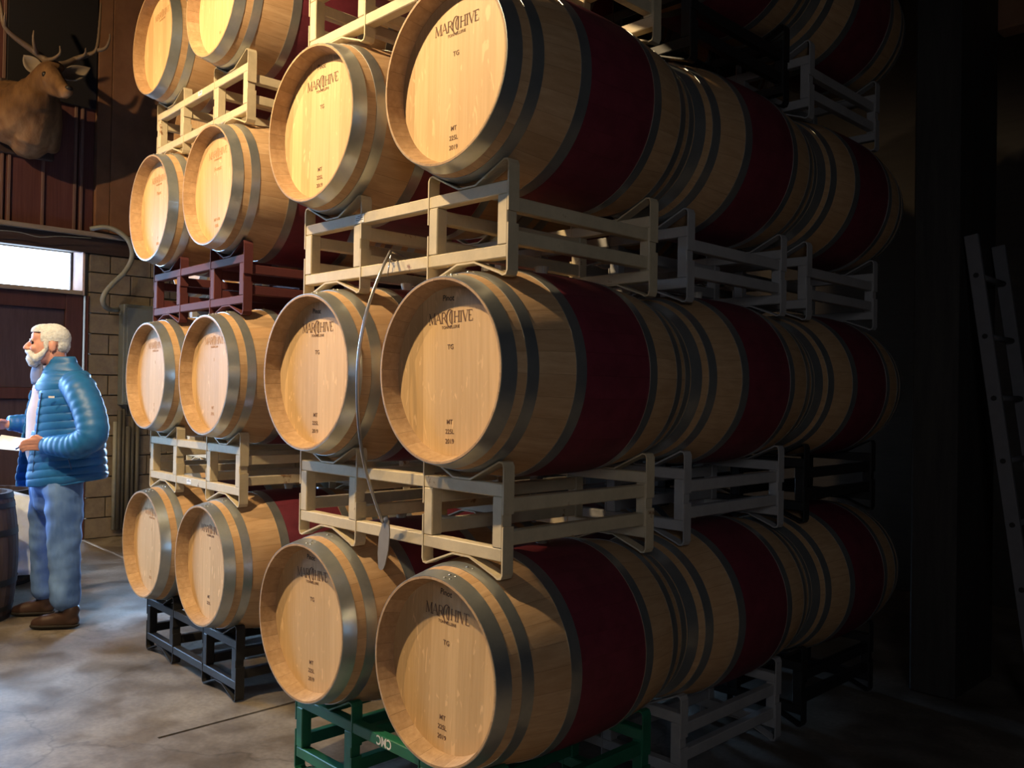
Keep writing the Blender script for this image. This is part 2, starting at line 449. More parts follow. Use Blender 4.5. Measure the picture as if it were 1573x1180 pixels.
me_liner = ring('liner', [(y, rad(y)-.004) for y in YS[1:-1]], m_gap, 48)
def hoop_me(y0, y1, t=.0022):
    r0, r1 = rad(y0), rad(y1)
    V = []; Fc = []; seg = 72
    pr = [(y0, r0+.0002), (y0, r0+t), (y1, r1+t), (y1, r1+.0002)]
    V = []; Fc = []; sm = []
    for (p0, p1, s_) in ((pr[0], pr[1], False), (pr[1], pr[2], True), (pr[2], pr[3], False)):
        k0 = len(V)
        for (y, r) in (p0, p1):
            for k in range(seg):
                a = 2*PI*k/seg; V.append((r*math.sin(a), y, r*math.cos(a)))
        for k in range(seg): Fc.append((k0+k, k0+(k+1) % seg, k0+seg+(k+1) % seg, k0+seg+k)); sm.append(s_)
    return me_from('hoop', V, Fc, m_hoop, smooth=sm)
HO = [(0.001, .050), (.084, .124), (.266, .309), (L-.309, L-.266), (L-.124, L-.084), (L-.050, L-.001)]
me_hoops = [hoop_me(a, b_) for a, b_ in HO]
HN = ['head_hoop', 'quarter_hoop', 'bilge_hoop', 'bilge_hoop', 'quarter_hoop', 'head_hoop']
bm = bmesh.new(); bmesh.ops.create_uvsphere(bm, u_segments=8, v_segments=5, radius=.0055)
for v_ in bm.verts: v_.co.z *= .6
me_rivet = me_bm('rivet', bm, m_rivet, True)
bm = bmesh.new()
tube(bm, [(0, 0, 0), (0, 0, .004), (0, 0, .03), (0, 0, .031)], [.019, .019, .026, .022], 16)
me_bung = me_bm('bung', bm, m_bung)
# head boards
HR = 0.2635
cuts = [-HR, -.205, -.135, -.075, .005, .058, .118, .175, .222, HR]
def board_me(x0, x1, yf, yb):
    P = []; n = 7
    xa, xb = x0+.00012, x1-.00012
    def h(x): return math.sqrt(max(0.0, HR*HR-x*x))
    top = [(xa+(xb-xa)*i/n, h(xa+(xb-xa)*i/n)) for i in range(n+1)]
    poly = top+[(x, -z) for x, z in top[::-1]]
    clean = []
    for p in poly:
        if not clean or (abs(p[0]-clean[-1][0])+abs(p[1]-clean[-1][1])) > 1e-5: clean.append(p)
    V = [(x, yf, z) for x, z in clean]+[(x, yb, z) for x, z in clean]; m = len(clean)
    Fc = [tuple(range(m)), tuple(range(2*m-1, m-1, -1))]
    for i in range(m): Fc.append((i, m+i, m+(i+1) % m, (i+1) % m))
    return me_from('head_board', V, Fc, m_head)
YH = 0.058
me_boards = [board_me(a, b_, YH, YH+.02) for a, b_ in zip(cuts[:-1], cuts[1:])]
bmj = bmesh.new(); bmesh.ops.create_circle(bmj, cap_ends=True, radius=HR, segments=40)
for v_ in bmj.verts: v_.co = Vector((v_.co.x, L-YH, v_.co.y))
me_rear = me_bm('rear_head', bmj, m_head)
bmj = bmesh.new(); bmesh.ops.create_circle(bmj, cap_ends=True, radius=HR, segments=40)
for v_ in bmj.verts: v_.co = Vector((v_.co.x, YH, v_.co.y))
me_fhead = me_bm('front_head', bmj, m_head)

# ---- lettering on the heads (serif strokes for the cooper's name)
LET = {
 'M': (.95, [(0.08, 0, .12, 1, .05), (.12, 1, .46, .05, .12), (.46, .05, .80, 1, .05), (.80, 1, .86, 0, .13), (0, 0, .2, 0, .05), (.72, 0, 1, 0, .05), (0, 1, .14, 1, .05), (.78, 1, .96, 1, .05)]),
 'A': (.85, [(.06, 0, .40, 1, .05), (.40, 1, .76, 0, .13), (.2, .36, .62, .36, .05), (0, 0, .18, 0, .05), (.62, 0, .9, 0, .05)]),
 'R': (.80, [(.12, 0, .12, 1, .12), (.12, 1, .45, 1, .05), (.45, 1, .60, .86, .08), (.60, .86, .60, .66, .1), (.60, .66, .45, .5, .07), (.12, .5, .45, .5, .05), (.38, .5, .76, 0, .12), (0, 0, .26, 0, .05)]),
 'H': (.85, [(.12, 0, .12, 1, .12), (.70, 0, .70, 1, .12), (.12, .52, .70, .52, .05), (0, 0, .25, 0, .05), (.58, 0, .84, 0, .05), (0, 1, .25, 1, .05), (.58, 1, .84, 1, .05)]),
 'I': (.36, [(.16, 0, .16, 1, .12), (.02, 0, .3, 0, .05), (.02, 1, .3, 1, .05)]),
 'V': (.80, [(.06, 1, .42, 0, .13), (.42, 0, .72, 1, .05), (0, 1, .2, 1, .05), (.6, 1, .82, 1, .05)]),
 'E': (.66, [(.12, 0, .12, 1, .12), (.12, 1, .56, 1, .05), (.56, 1, .56, .84, .05), (.12, .52, .42, .52, .05), (.12, 0, .58, 0, .05), (.58, 0, .60, .2, .05)]),
}
def arc(cx, cz, rx, rz, a0, a1, w, n=12):
    P = [(cx+rx*math.cos(a0+(a1-a0)*i/n), cz+rz*math.sin(a0+(a1-a0)*i/n)) for i in range(n+1)]
    return [(P[i][0], P[i][1], P[i+1][0], P[i+1][1], w*(.45+.75*abs(math.cos(a0+(a1-a0)*(i+.5)/n)))) for i in range(n)]
def brand_mesh(height, mat):
    segs = []; x = 0
    for ch in 'MAR':
        w, S = LET[ch]; segs += [(a+x, b_, c_+x, d, e) for a, b_, c_, d, e in S]; x += w
    cx = x+.42                                   # the large C crossed by a slim bowl
    segs += arc(cx, .42, .46, .82, math.radians(55), math.radians(305), .13)
    segs += arc(cx+.30, .5, .34, .62, math.radians(80), math.radians(280), .10)
    segs += [(cx+.30, -.12, cx+.30, 1.12, .17)]
    x += 1.0
    for ch in 'HIVE':
        w, S = LET[ch]; segs += [(a+x, b_, c_+x, d, e) for a, b_, c_, d, e in S]; x += w
    V = []; Fc = []
    for (x0, z0, x1, z1, w) in segs:
        d = Vector((x1-x0, z1-z0)); l = d.length or 1; n = Vector((-d.y, d.x))/l*w/2; e = d/l*w*.2
        k = len(V)
        for p in ((x0-e.x+n.x, z0-e.y+n.y), (x0-e.x-n.x, z0-e.y-n.y), (x1+e.x-n.x, z1+e.y-n.y), (x1+e.x+n.x, z1+e.y+n.y)):
            V.append(((p[0]-x/2)*height, -0.0004*(1+k % 3*.2), (p[1]-.5)*height))
        Fc.append((k, k+1, k+2, k+3))
    return me_from('lettering', V, Fc, mat)
def stext(s, size, mat, bold=0): 
    me = text_me(s, size, mat, bold)
    me.transform(Matrix.Rotation(PI/2, 4, 'X')); return me
BR = {k: brand_mesh(.033, m) for k, m in (('b', m_brand), ('r', m_brand2))}
TN = {k: stext('TONNELLERIE', .0135, m, 0) for k, m in (('b', m_brand), ('r', m_brand2))}
TX = {}
def tx(s, size, mat, bold=0):
    k = (s, size, mat.name)
    if k not in TX: TX[k] = stext(s, size, mat, bold)
    return TX[k]

def make_barrel(detail):
    root = empty('wine_barrel')
    if detail:
        for k in range(NST):
            o = mobj('stave', me_stave, root); o.rotation_euler = (0, 2*PI*k/NST+.05, 0)
        mobj('joint_lining', me_liner, root)
        for me in me_boards: mobj('head_board', me, root)
    else:
        tag(mobj('staves', me_body, root), kind='stuff')
        mobj('joint_lining', me_liner, root)
        mobj('front_head', me_fhead, root)
    mobj('rear_head', me_rear, root)
    for i, (me, nm, (y0, y1)) in enumerate(zip(me_hoops, HN, HO)):
        h = mobj(nm, me, root)
        if detail and i < 2:
            ym = (y0+y1)/2
            for a in (.10, .165):
                for dy in ((-.010, .010) if i == 0 else (0,)):
                    rr_ = rad(ym+dy)+.002
                    r_ = mobj('rivet', me_rivet, h, (rr_*math.sin(a), ym+dy+(.006 if a > .12 else 0), rr_*math.cos(a)))
    mobj('bung', me_bung, root, (0, L/2, RB-.002))
    return root
proto_d = make_barrel(True); proto_s = make_barrel(False)

S_, P_, Z1 = 0.7574, 0.9152, 0.630
PITCH = 0.945
TN_NAMES = ['bottom', 'second', 'third', 'top']
def place_barrel(x, y, tier, rz, detail, label, group, hand=None, mk='b', low=('MT', '225L', '2019'), mid='TG'):
    pr = proto_d if detail else proto_s
    o = tree(pr)
    roll = random.choice([0, 1, -1, 0])*random.uniform(0, .04) if detail else random.uniform(-.05, .05)
    o.location = (x, y, Z1+(tier-1)*P_)
    o.rotation_euler = (0, roll, rz)
    tag(o, label, 'barrel', group)
    # the shell may be turned round its axis, the words stay upright
    if detail:
        f = YH-.0006
        mt = m_brand if mk == 'b' else m_brand2
        mobj('brand_name', BR[mk], o, (-.0, f, .168))
        mobj('brand_subtitle', TN[mk], o, (-.0, f, .137))
        if mid: mobj('brand_mark', tx(mid, .022 if len(mid) < 3 else .030, mt, .0002), o, (.0, f, .075 if len(mid) < 3 else .09))
        for i, s_ in enumerate(low):
            mobj('brand_code', tx(s_, .0205, mt, .0002), o, (-.005, f, -.158-.030*i))
        if hand: mobj('handwriting', tx(hand, .026, m_marker, .0001), o, (-.01, f, .228), (0, .06, 0))
    return o

# ------------------------------------------------------------ rack
HW = .567; RH_ = .363; YF0, YF1, YR0, YR1 = .110, .155, .820, .865
BC = .379
def strap_me(top, w):
    prof = [(-.188, .20), (-.188, .343), (-.182, .355), (-.168, .357), (-.155, .350), (-.04, .2955), (.04, .2955), (.155, .350), (.168, .357), (.182, .355), (.188, .343), (.188, .20)]
    if not top: prof = [(x, .363-z if abs(x) > .14 else .363-.357+(.357-z)*.80) for x, z in prof]
    V = []; Fc = []; t = .0055
    for i, (x, z) in enumerate(prof):
        a = Vector(prof[max(i-1, 0)]); b_ = Vector(prof[min(i+1, len(prof)-1)]); d = (b_-a).normalized(); n = Vector((-d.y, d.x))
        for s in (-1, 1):
            for y in (0, w): V.append((x+n.x*s*t/2, y, z+n.y*s*t/2))
    for i in range(len(prof)-1):
        k = i*4; Fc += [(k, k+1, k+5, k+4), (k+2, k+6, k+7, k+3), (k, k+4, k+6, k+2), (k+1, k+3, k+7, k+5)]
    e = (len(prof)-1)*4; Fc += [(0, 2, 3, 1), (e, e+1, e+3, e+2)]
    return me_from('cradle_strap', V, Fc, m_cream)
def recolor(me, mat):
    c = me.copy(); c.materials.clear(); c.materials.append(mat); return c
RB_ = {
 'top_rail': box_me('top_rail', -HW+.004, HW-.004, .002, .043, .252, .292, m_cream, .003),
 'bottom_rail': box_me('bottom_rail', -HW+.004, HW-.004, .002, .043, .058, .098, m_cream, .003),
 'post': box_me('post', -.0215, .0215, .001, .044, .098, .252, m_cream, .003),
 'cradle_strap': strap_me(True, .045), 'lower_strap': strap_me(False, .045),
 'side_rail': box_me('side_rail', -.018, .018, YF1-.001, YR0+.001, -.022, .022, m_cream, .003),
}
RKM = {}
for key, mt in (('cream', m_cream), ('white', m_white), ('green', m_green), ('black', m_black), ('maroon', m_maroon)):
    RKM[key] = {k: recolor(v_, mt) for k, v_ in RB_.items()}
def make_rack(color):
    m = RKM[color]; root = empty('barrel_rack')
    for y in (YF0, YR0):
        mobj('top_rail', m['top_rail'], root, (0, y, 0)); mobj('bottom_rail', m['bottom_rail'], root, (0, y, 0))
        for bx_ in (-BC, BC):
            for dx in (-.163, .163): mobj('post', m['post'], root, (bx_+dx, y, 0))
            mobj('cradle_strap', m['cradle_strap'], root, (bx_, y, 0))
            mobj('lower_strap', m['lower_strap'], root, (bx_, y, 0))
    for x in (-BC-.163, -BC+.163, BC-.163, BC+.163):
        for z in (.225, .125): mobj('side_rail', m['side_rail'], root, (x, 0, z))
    return root
rack_protos = {}
CNAME = {'cream': 'cream painted', 'white': 'greyish white', 'green': 'green painted', 'black': 'black painted', 'maroon': 'rusty maroon'}
def place_rack(xc, y, level, rz, color, label, group):
    if color not in rack_protos: rack_protos[color] = o = make_rack(color)
    else:
        src = rack_protos[color]; o = src.copy(); COL.objects.link(o)
        for ch in src.children:
            if ch.name.split('.')[0] in ('sticker', 'stencil'): continue
            c = ch.copy(); COL.objects.link(c); c.parent = o
    o.location = (xc, y, level*P_); o.rotation_euler = (0, 0, rz)
    tag(o, label, 'rack', group); return o

def stack(xr, y0, rz, rows, levels, nm, colors, det_rows=1, words=None):
    ca, sa = math.cos(rz), math.sin(rz); racks = {}
    def pos(lx, ly): return xr+lx*ca-ly*sa, y0+lx*sa+ly*ca
    rown = ['front row', 'second row', 'third row']
    for r in range(rows):
        for lv in range(levels):
            c = colors[r][lv]
            x, y = pos(-S_/2, r*PITCH)
            under = ['on the floor', 'under second tier', 'under third tier', 'under top tier'][lv]
            racks[(r, lv)] = place_rack(x, y, lv, rz, c, '%s steel rack %s, %s of %s' % (CNAME[c], under, rown[r], nm), 'steel racks of the '+nm)
            for side, lx in (('right', 0), ('left', -S_)):
                x, y = pos(lx, r*PITCH)
                w = (words or {}).get((side, lv+1), {}) if r < det_rows else {}
                if r < det_rows: lab = 'pale oak barrel with branded head, %s tier, %s side of the %s' % (TN_NAMES[lv], side, nm)
                else: lab = 'shadowed wine barrel in %s, %s tier, %s side of the %s' % (rown[r], TN_NAMES[lv], side, nm)
                place_barrel(x, y, lv+1, rz, r < det_rows, lab, 'barrels of the '+nm, **w)
    return racks
wF = {('right', 2): dict(hand='Pinot'), ('left', 2): dict(hand='Pinot'), ('right', 1): dict(hand='Pinot'), ('left', 1): dict(hand='Pinot'), ('left', 3): dict(hand='Pinot')}
wS = {('right', 3): dict(mk='r', mid='Forest', low=('MT+TB', '225L')), ('left', 3): dict(mk='r', mid='Pinot', low=('T', '225L')),
      ('right', 4): dict(mk='r', mid=None, low=('M',)), ('left', 4): dict(mk='r', mid=None, low=()),
      ('right', 2): dict(mk='r', mid='I', low=('MT', '225L')), ('left', 2): dict(mk='r', mid='I', low=('T', '2')),
      ('right', 1): dict(mk='b', mid='F', low=('MT', '225L')), ('left', 1): dict(mk='r', mid='I', low=('T', '225L'))}
near = stack(0, 0, 0, 3, 4, 'near stack', [['green', 'cream', 'cream', 'cream'], ['white', 'white', 'white', 'black'], ['black', 'black', 'white', 'white']], words=wF)
mid_ = stack(-1.981, .194, -.0405, 2, 4, 'middle stack', [['black', 'cream', 'maroon', 'cream'], ['black', 'cream', 'maroon', 'cream']], words=wS)
far = stack(-3.45, 1.10, -.02, 1, 4, 'farthest stack', [['black', 'cream', 'white', 'cream']], det_rows=0)

for pr in (proto_d, proto_s):        # the unmarked patterns are not part of the scene
    for ch in list(pr.children_recursive): bpy.data.objects.remove(ch)
    bpy.data.objects.remove(pr)
# stickers and the stencil on the racks (facing the room)
def sticker(rk, x, z, w, h, lines):
    st = mobj('sticker', box_me('sticker', -w/2, w/2, -.0012, 0, -h/2, h/2, m_sticker), rk, (x, YF0+.0015, z))
    for i in range(lines):
        q = w*(.8 if i else .4); zz = h*(.3-.22*i)
        mobj('printed_line', box_me('printed_line', -q/2, q/2, -.0018, -.0013, zz-.0012, zz+.0012, m_printink), st)
sticker(near[(0, 2)], -.20, .272, .055, .030, 3)
sticker(mid_[(0, 1)], -.02, .078, .058, .024, 2)
sticker(mid_[(0, 3)], .02, .272, .05, .024, 2)
st = stext('CMC', .046, m_sticker, .0008); st.transform(Matrix.Scale(-1, 4, (1, 0, 0)))
for v_ in st.vertices: v_.co.x *= .85
mobj('stencil', st, near[(0, 0)], (.0, YF0-.0008+.002, .272))

# ------------------------------------------------------------ stirring rod hooked on the near rack
rod = empty('stirring_rod', onY(600, 386, .09)); tag(rod, 'bent steel stirring rod with flat paddle hooked over the cream rack of near stack', 'tool')
def rel(p): return p-rod.location
pts = [onY(u, v, y) for u, v, y in ((600, 386, .09), (584, 420, .02), (566, 470, -.03), (553, 530, -.055), (549, 590, -.06), (551, 650, -.05), (559, 710, -.02), (573, 760, .03), (588, 803, .07))]
bm = bmesh.new(); tube(bm, [rel(p) for p in bez(pts, 6)], .0055, 10); mobj('shaft', me_bm('shaft', bm, m_steel, True), rod)
bm = bmesh.new(); tube(bm, [rel(onY(600, 386, .09)), rel(onY(618, 393, .22)), rel(onY(646, 404, .42))], .0045, 8)
tube(bm, [rel(onY(596, 397, .09)), rel(onY(613, 404, .22))], .0035, 8); mobj('hook', me_bm('hook', bm, m_steel, True), rod)
bm = bmesh.new(); tube(bm, [rel(onY(601, 388, .10)), rel(onY(595, 425, .10))], .0022, 6); mobj('catch', me_bm('catch', bm, m_steel, True), rod)
# paddle: long oval blade with a small tongue
out = [(594, 794), (597, 800), (598, 822), (596, 845), (591, 868), (588, 875), (584, 876), (581, 872), (580, 850), (582, 822), (585, 812), (588, 800), (590, 795)]
P0 = [rel(onY(u, v, .075)) for u, v in out]; P1 = [p+Vector((0, .004, 0)) for p in P0]; m = len(P0)
Vp = P0+P1; Fp = [tuple(range(m)), tuple(range(2*m-1, m-1, -1))]+[(i, m+i, m+(i+1) % m, (i+1) % m) for i in range(m)]
mobj('paddle', me_from('paddle', Vp, Fp, m_spoon), rod)

# ------------------------------------------------------------ lamp housings (hang above, out of view)
for i, (x, y, z, pw) in enumerate(LAMPS):
    t = empty('ceiling_lamp', (x, y, z+.05)); tag(t, 'round metal warehouse lamp hanging %s' % ['in front of the near stack', 'in front of the middle stack', 'near the elk mount'][i], 'lamp', 'hanging lamps')
    bm = bmesh.new(); tube(bm, [(0, 0, .02), (0, 0, .14), (0, 0, .25), (0, 0, .30)], [.20, .16, .07, .05], 20, cap=False); mobj('shade', me_bm('shade', bm, m_spoon, True), t)
    bm = bmesh.new(); tube(bm, [(0, 0, .30), (0, 0, ZC-z-.06)], .006, 6); mobj('cord', me_bm('cord', bm, m_black), t)

# ------------------------------------------------------------ wall services: panel, conduit, pipes
m_panel = plain('grey_panel', (0.15, 0.175, 0.19), 0.5)
a = onX(183, 468, XW); c_ = onX(183, 622, XW)
pb = empty('electrical_panel', (XW, a.y, c_.z)); tag(pb, 'grey electrical panel box on the block wall beside the door', 'panel')
mobj('box', box_me('box', 0, .13, 0, .42, 0, a.z-c_.z, m_panel, .006), pb)
mobj('cover', box_me('cover', .13, .145, .03, .39, .03, a.z-c_.z-.03, m_panel, .004), pb)
for z in (.12, a.z-c_.z-.03):
    mobj('screw', box_me('screw', .145, .150, .015, .027, z-.006, z+.006, m_rivet), pb)
m_cond = plain('grey_conduit', (0.27, 0.28, 0.26), 0.5)
bm = bmesh.new()
cp = [(139, 352, .05), (158, 349, .12), (178, 354, .18), (196, 368, .24), (203, 385, .25), (201, 402, .25), (190, 420, .26), (175, 434, .27), (163, 448, .28), (158, 460, .28), (160, 469, .26), (168, 475, .20), (181, 476, .10)]
tube(bm, bez([onX(u, v, XW+d) for u, v, d in cp], 6), .024, 12)
tag(mobj('flexible_conduit', me_bm('conduit', bm, m_cond, True)), 'thick grey flexible conduit curling down the block wall into the panel', 'conduit')
m_pipe = plain('dark_pipe', (0.085, 0.082, 0.075), 0.55)
for i, (u, top, d, r) in enumerate(((177, 648, .05, .020), (184, 630, .06, .022), (190, 628, .05, .018), (197, 655, .07, .024), (204, 640, .05, .020), (212, 640, .06, .02))):
    p = onX(u, top, XW+d); bm = bmesh.new(); tube(bm, [(p.x, p.y, .08 if i < 3 else .0), (p.x, p.y, p.z)], r, 10)
    lab = ['leftmost and palest', 'second from the left', 'third from the left', 'fourth from the left', 'fifth from the left', 'rightmost'][i]
    tag(mobj('pipe', me_bm('pipe', bm, m_cond if i == 0 else m_pipe, True)), 'vertical pipe on the block wall below the grey panel, %s' % lab, 'pipe', 'vertical pipes below the panel')
bm = bmesh.new()
tube(bm, bez([onX(u, v, XW+.09) for u, v in ((-60, 352), (0, 354), (30, 357), (60, 364), (90, 363), (125, 365), (140, 366))], 5), .004, 6)
tag(mobj('loose_wire', me_bm('wire', bm, m_cond)), 'thin loose wire strung under the ledge above the window', 'wire')

# ------------------------------------------------------------ blobs fused into one skin (people, animals)
def blob(name, prims, voxel, mats, smooth_it=4, parent=None, post=None):
    bm = bmesh.new()
    for p in prims:
        if p[0] == 'e':
            _, c, r = p[:3]; q = p[3] if len(p) > 3 else Matrix.Identity(3)
            g = bmesh.ops.create_icosphere(bm, subdivisions=3, radius=1)
            for v_ in g['verts']: v_.co = q @ Vector((v_.co.x*r[0], v_.co.y*r[1], v_.co.z*r[2])) + Vector(c)
        else:
            _, pts, rs = p; pts = [Vector(x) for x in pts]
            tube(bm, pts, list(rs), 14)
            for q, r in ((pts[0], rs[0]), (pts[-1], rs[-1])):
                g = bmesh.ops.create_icosphere(bm, subdivisions=2, radius=r)
                for v_ in g['verts']: v_.co = v_.co+q
    me = me_bm(name, bm, mats); o = bpy.data.objects.new(name, me); COL.objects.link(o)
    md = o.modifiers.new('r', 'REMESH'); md.mode = 'VOXEL'; md.voxel_size = voxel; md.use_smooth_shade = True
    s = o.modifiers.new('s', 'SMOOTH'); s.iterations = smooth_it; s.factor = .5
    dg = bpy.context.evaluated_depsgraph_get(); me2 = bpy.data.meshes.new_from_object(o.evaluated_get(dg))
    bpy.data.objects.remove(o); me2.name = name
    for p in me2.polygons: p.use_smooth = True
    if post: post(me2)
    return mobj(name, me2, parent)

# ------------------------------------------------------------ the man
D0 = 5.5
Fh = W(95, 700, 5.5)-CAM; Fh.z = 0; Fh.normalize(); Rh = Vector((Fh.y, -Fh.x, 0))   # away from / across the view of him
def Q(u, v, dd=0.0): return W(u, v, D0+dd)
base = Q(92, 945, 0); base.z = 0
man = empty('person', base); tag(man, 'white-bearded man in blue quilted jacket and jeans standing, looking left, holding paper', 'person')
def rl(p): return p-base
K = FPX/D0                            # pixels per metre at the man
def mm(px): return px/K
m_skin = plain('skin', (0.70, 0.36, 0.31), 0.5)
m_hair = paint('white_hair', (0.72, 0.78, 0.88), rough=0.8, col2=(0.50, 0.53, 0.60), rscale=60)
m_jkt = paint('blue_nylon', (0.018, 0.16, 0.46), rough=0.45, col2=(0.013, 0.12, 0.37), rscale=12)
m_jkt_in = plain('navy_lining', (0.02, 0.05, 0.16), .6)
m_jean, nt, b = newmat('denim')
v = coords(nt, (7, 7, 3)); n1 = N(nt, 'ShaderNodeTexNoise'); n1.inputs['Scale'].default_value = 1; n1.inputs['Detail'].default_value = 5
nt.links.new(v, n1.inputs['Vector']); c = ramp(nt, n1.outputs['Fac'], [(0.35, (0.06, 0.145, 0.42)), (0.7, (0.20, 0.37, 0.76))]); nt.links.new(c, b.inputs['Base Color'])
b.inputs['Roughness'].default_value = .85; bump(nt, b, n1.outputs['Fac'], .6, .02)
m_shirt = plain('pale_shirt', (0.62, 0.50, 0.52), .8)
m_shoe = plain('brown_leather', (0.05, 0.026, 0.02), .45)
m_sole = plain('shoe_sole', (0.02, 0.016, 0.014), .8)
def hand_prims(wrist, fwd, nrm, side, curl=0.5, sc=1.0):
    """palm, four fingers of unequal length and a thumb; fwd: to the fingertips, nrm: out of the palm, side: to the thumb"""
    f, n, s = fwd.normalized(), nrm.normalized(), side.normalized()
    out = []
    q = Matrix((f, s, n)).transposed()
    out.append(('e', wrist+f*.045*sc, (.052*sc, .042*sc, .017*sc), q))
    for k, (off, ln) in enumerate(((.028, .070), (.010, .080), (-.010, .074), (-.028, .058))):
        b0 = wrist+f*.075*sc+s*off*sc; ln *= sc
        p1 = b0+f*ln*.40+n*ln*.12*curl; p2 = p1+(f*(1-.5*curl)+n*curl*.9).normalized()*ln*.34; p3 = p2+(f*(1-curl)+n*curl*1.6).normalized()*ln*.26
        out.append(('c', [b0-f*.02, p1, p2, p3], [.0095*sc, .009*sc, .008*sc, .007*sc]))
    t0 = wrist+f*.02*sc+s*.03*sc; t1 = t0+(f*.5+s*.6+n*.3).normalized()*.04*sc; t2 = t1+(f*.9+n*.35).normalized()*.032*sc
    out.append(('c', [wrist+f*.02*sc+s*.015*sc, t0, t1, t2], [.013*sc, .012*sc, .010*sc, .008*sc]))
    return out
LEFT = -Rh; UP = Vector((0, 0, 1)); TOW = -Fh             # image-left, up, towards the camera
hc = rl(Q(76, 530, -.02))                                  # head centre
Mh = Matrix((LEFT, TOW, UP)).transposed()
def hp(a, t, u): return hc+LEFT*a+TOW*t+UP*u              # head frame (m)
prims = [
 ('e', hp(-.015, 0, .035), (.098, .076, .095), Mh), ('e', hp(.030, 0, -.015), (.072, .064, .095), Mh),
 ('e', hp(.045, 0, -.075), (.052, .050, .045), Mh), ('e', hp(.070, 0, .045), (.032, .050, .042), Mh),
 ('e', hp(.098, 0, .022), (.012, .045, .011), Mh),
 ('c', [hp(.100, 0, .020), hp(.122, 0, -.008), hp(.130, 0, -.022)], [.010, .013, .015]), ('e', hp(.118, .012, -.026), (.012, .010, .009), Mh), ('e', hp(.118, -.012, -.026), (.012, .010, .009), Mh),
 ('e', hp(.082, .030, -.025), (.025, .026, .024), Mh), ('e', hp(.082, -.030, -.025), (.025, .026, .024), Mh),
 ('e', hp(.100, 0, -.055), (.014, .026, .010), Mh), ('e', hp(.098, 0, -.068), (.014, .022, .009), Mh),
 ('c', [hp(-.03, 0, -.05), hp(-.045, 0, -.12), hp(-.055, 0, -.20)], [.062, .060, .075]),
 ('e', hp(-.018, .076, -.012), (.022, .010, .036), Mh), ('e', hp(-.018, -.076, -.012), (.022, .010, .036), Mh),
]
# torso, arms, legs under the clothes, hands
sh_n, el_n, wr_n = rl(Q(122, 606, -.20)), rl(Q(146, 664, -.27)), rl(Q(72, 683, -.22))
sh_f, el_f, wr_f = rl(Q(100, 606, .20)), rl(Q(62, 655, .26)), rl(Q(14, 652, .12))
prims += [('c', [rl(Q(103, 585)), rl(Q(104, 640)), rl(Q(100, 700)), rl(Q(92, 735))], [.11, .14, .13, .09]),
          ('c', [sh_n, el_n, wr_n], [.055, .045, .030]), ('c', [sh_f, el_f, wr_f], [.055, .045, .030]),
          ('c', [sh_f, rl(Q(108, 596)), sh_n], [.06, .075, .06]),
          ('c', [rl(Q(98, 745, -.09)), rl(Q(102, 835, -.12)), rl(Q(104, 925, -.10))], [.07, .055, .04]),
          ('c', [rl(Q(80, 745, .09)), rl(Q(74, 835, .14)), rl(Q(70, 905, .20))], [.07, .055, .04])]
prims += hand_prims(wr_n, LEFT+UP*.02+Fh*.15, -UP*.25-TOW*.2+LEFT*.05, UP*.8+TOW*.2, .45, 1.02)
prims += hand_prims(wr_f, LEFT*1.0-Fh*.2, -UP*.7+TOW*.3, UP*.6+TOW*.6, .6, 1.02)
blob('body', prims, .0055, m_skin, 3, man)
# hair cap and beard
hair = [('e', hp(-.018, 0, .044), (.102, .080, .090), Mh), ('e', hp(.025, 0, .082), (.078, .060, .046), Mh), ('e', hp(-.055, 0, .0), (.062, .070, .066), Mh),
        ('e', hp(.015, .060, .0), (.016, .016, .045), Mh), ('e', hp(.015, -.060, .0), (.016, .016, .045), Mh)]
def hair_post(me):
    bm = bmesh.new(); bm.from_mesh(me)
    kill = []
    for f in bm.faces:
        p = f.calc_center_median()-hc; a = p.dot(LEFT); t = p.dot(TOW); u = p.z
        if (u < .078 and a > .048) or (abs(t) > .058 and -.048 < a < .006 and u < .022) or (u < -.045): kill.append(f)
    bmesh.ops.delete(bm, geom=kill, context='FACES')
    rnd = random.Random(2)
    for v_ in bm.verts: v_.co += v_.normal*rnd.uniform(-.0015, .003)
    bm.to_mesh(me); bm.free()
blob('hair', hair, .005, m_hair, 2, man, hair_post)
beard = [('e', hp(.092, 0, -.048), (.026, .040, .016), Mh), ('e', hp(.076, 0, -.088), (.050, .048, .045), Mh), ('e', hp(.082, 0, -.115), (.034, .035, .026), Mh),
         ('c', [hp(.014, .062, -.020), hp(.035, .056, -.055), hp(.068, .040, -.088)], [.009, .015, .024]), ('c', [hp(.014, -.062, -.020), hp(.035, -.056, -.055), hp(.068, -.040, -.088)], [.009, .015, .024]),
         ('c', [hp(.122, .0, -.042), hp(.105, .030, -.055), hp(.09, .04, -.08)], [.012, .014, .014]), ('c', [hp(.122, .0, -.042), hp(.105, -.030, -.055), hp(.09, -.04, -.08)], [.012, .014, .014])]
def rough_post(me):
    rnd = random.Random(3)
    for v_ in me.vertices: v_.co += v_.normal*rnd.uniform(-.001, .003)
blob('beard', beard, .005, m_hair, 2, man, rough_post)
m_eye = plain('eye', (.03, .02, .02), .2)
for s in (1, -1):
    bm = bmesh.new(); bmesh.ops.create_uvsphere(bm, u_segments=10, v_segments=8, radius=.0095)
    mobj('eye', me_bm('eye', bm, m_eye, True), man, hp(.091, .030*s, .008))
    bm = bmesh.new(); tube(bm, [hp(.100, .014*s, .024), hp(.106, .03*s, .030), hp(.092, .05*s, .022)], .0045, 8); mobj('eyebrow', me_bm('eyebrow', bm, m_hair, True), man)

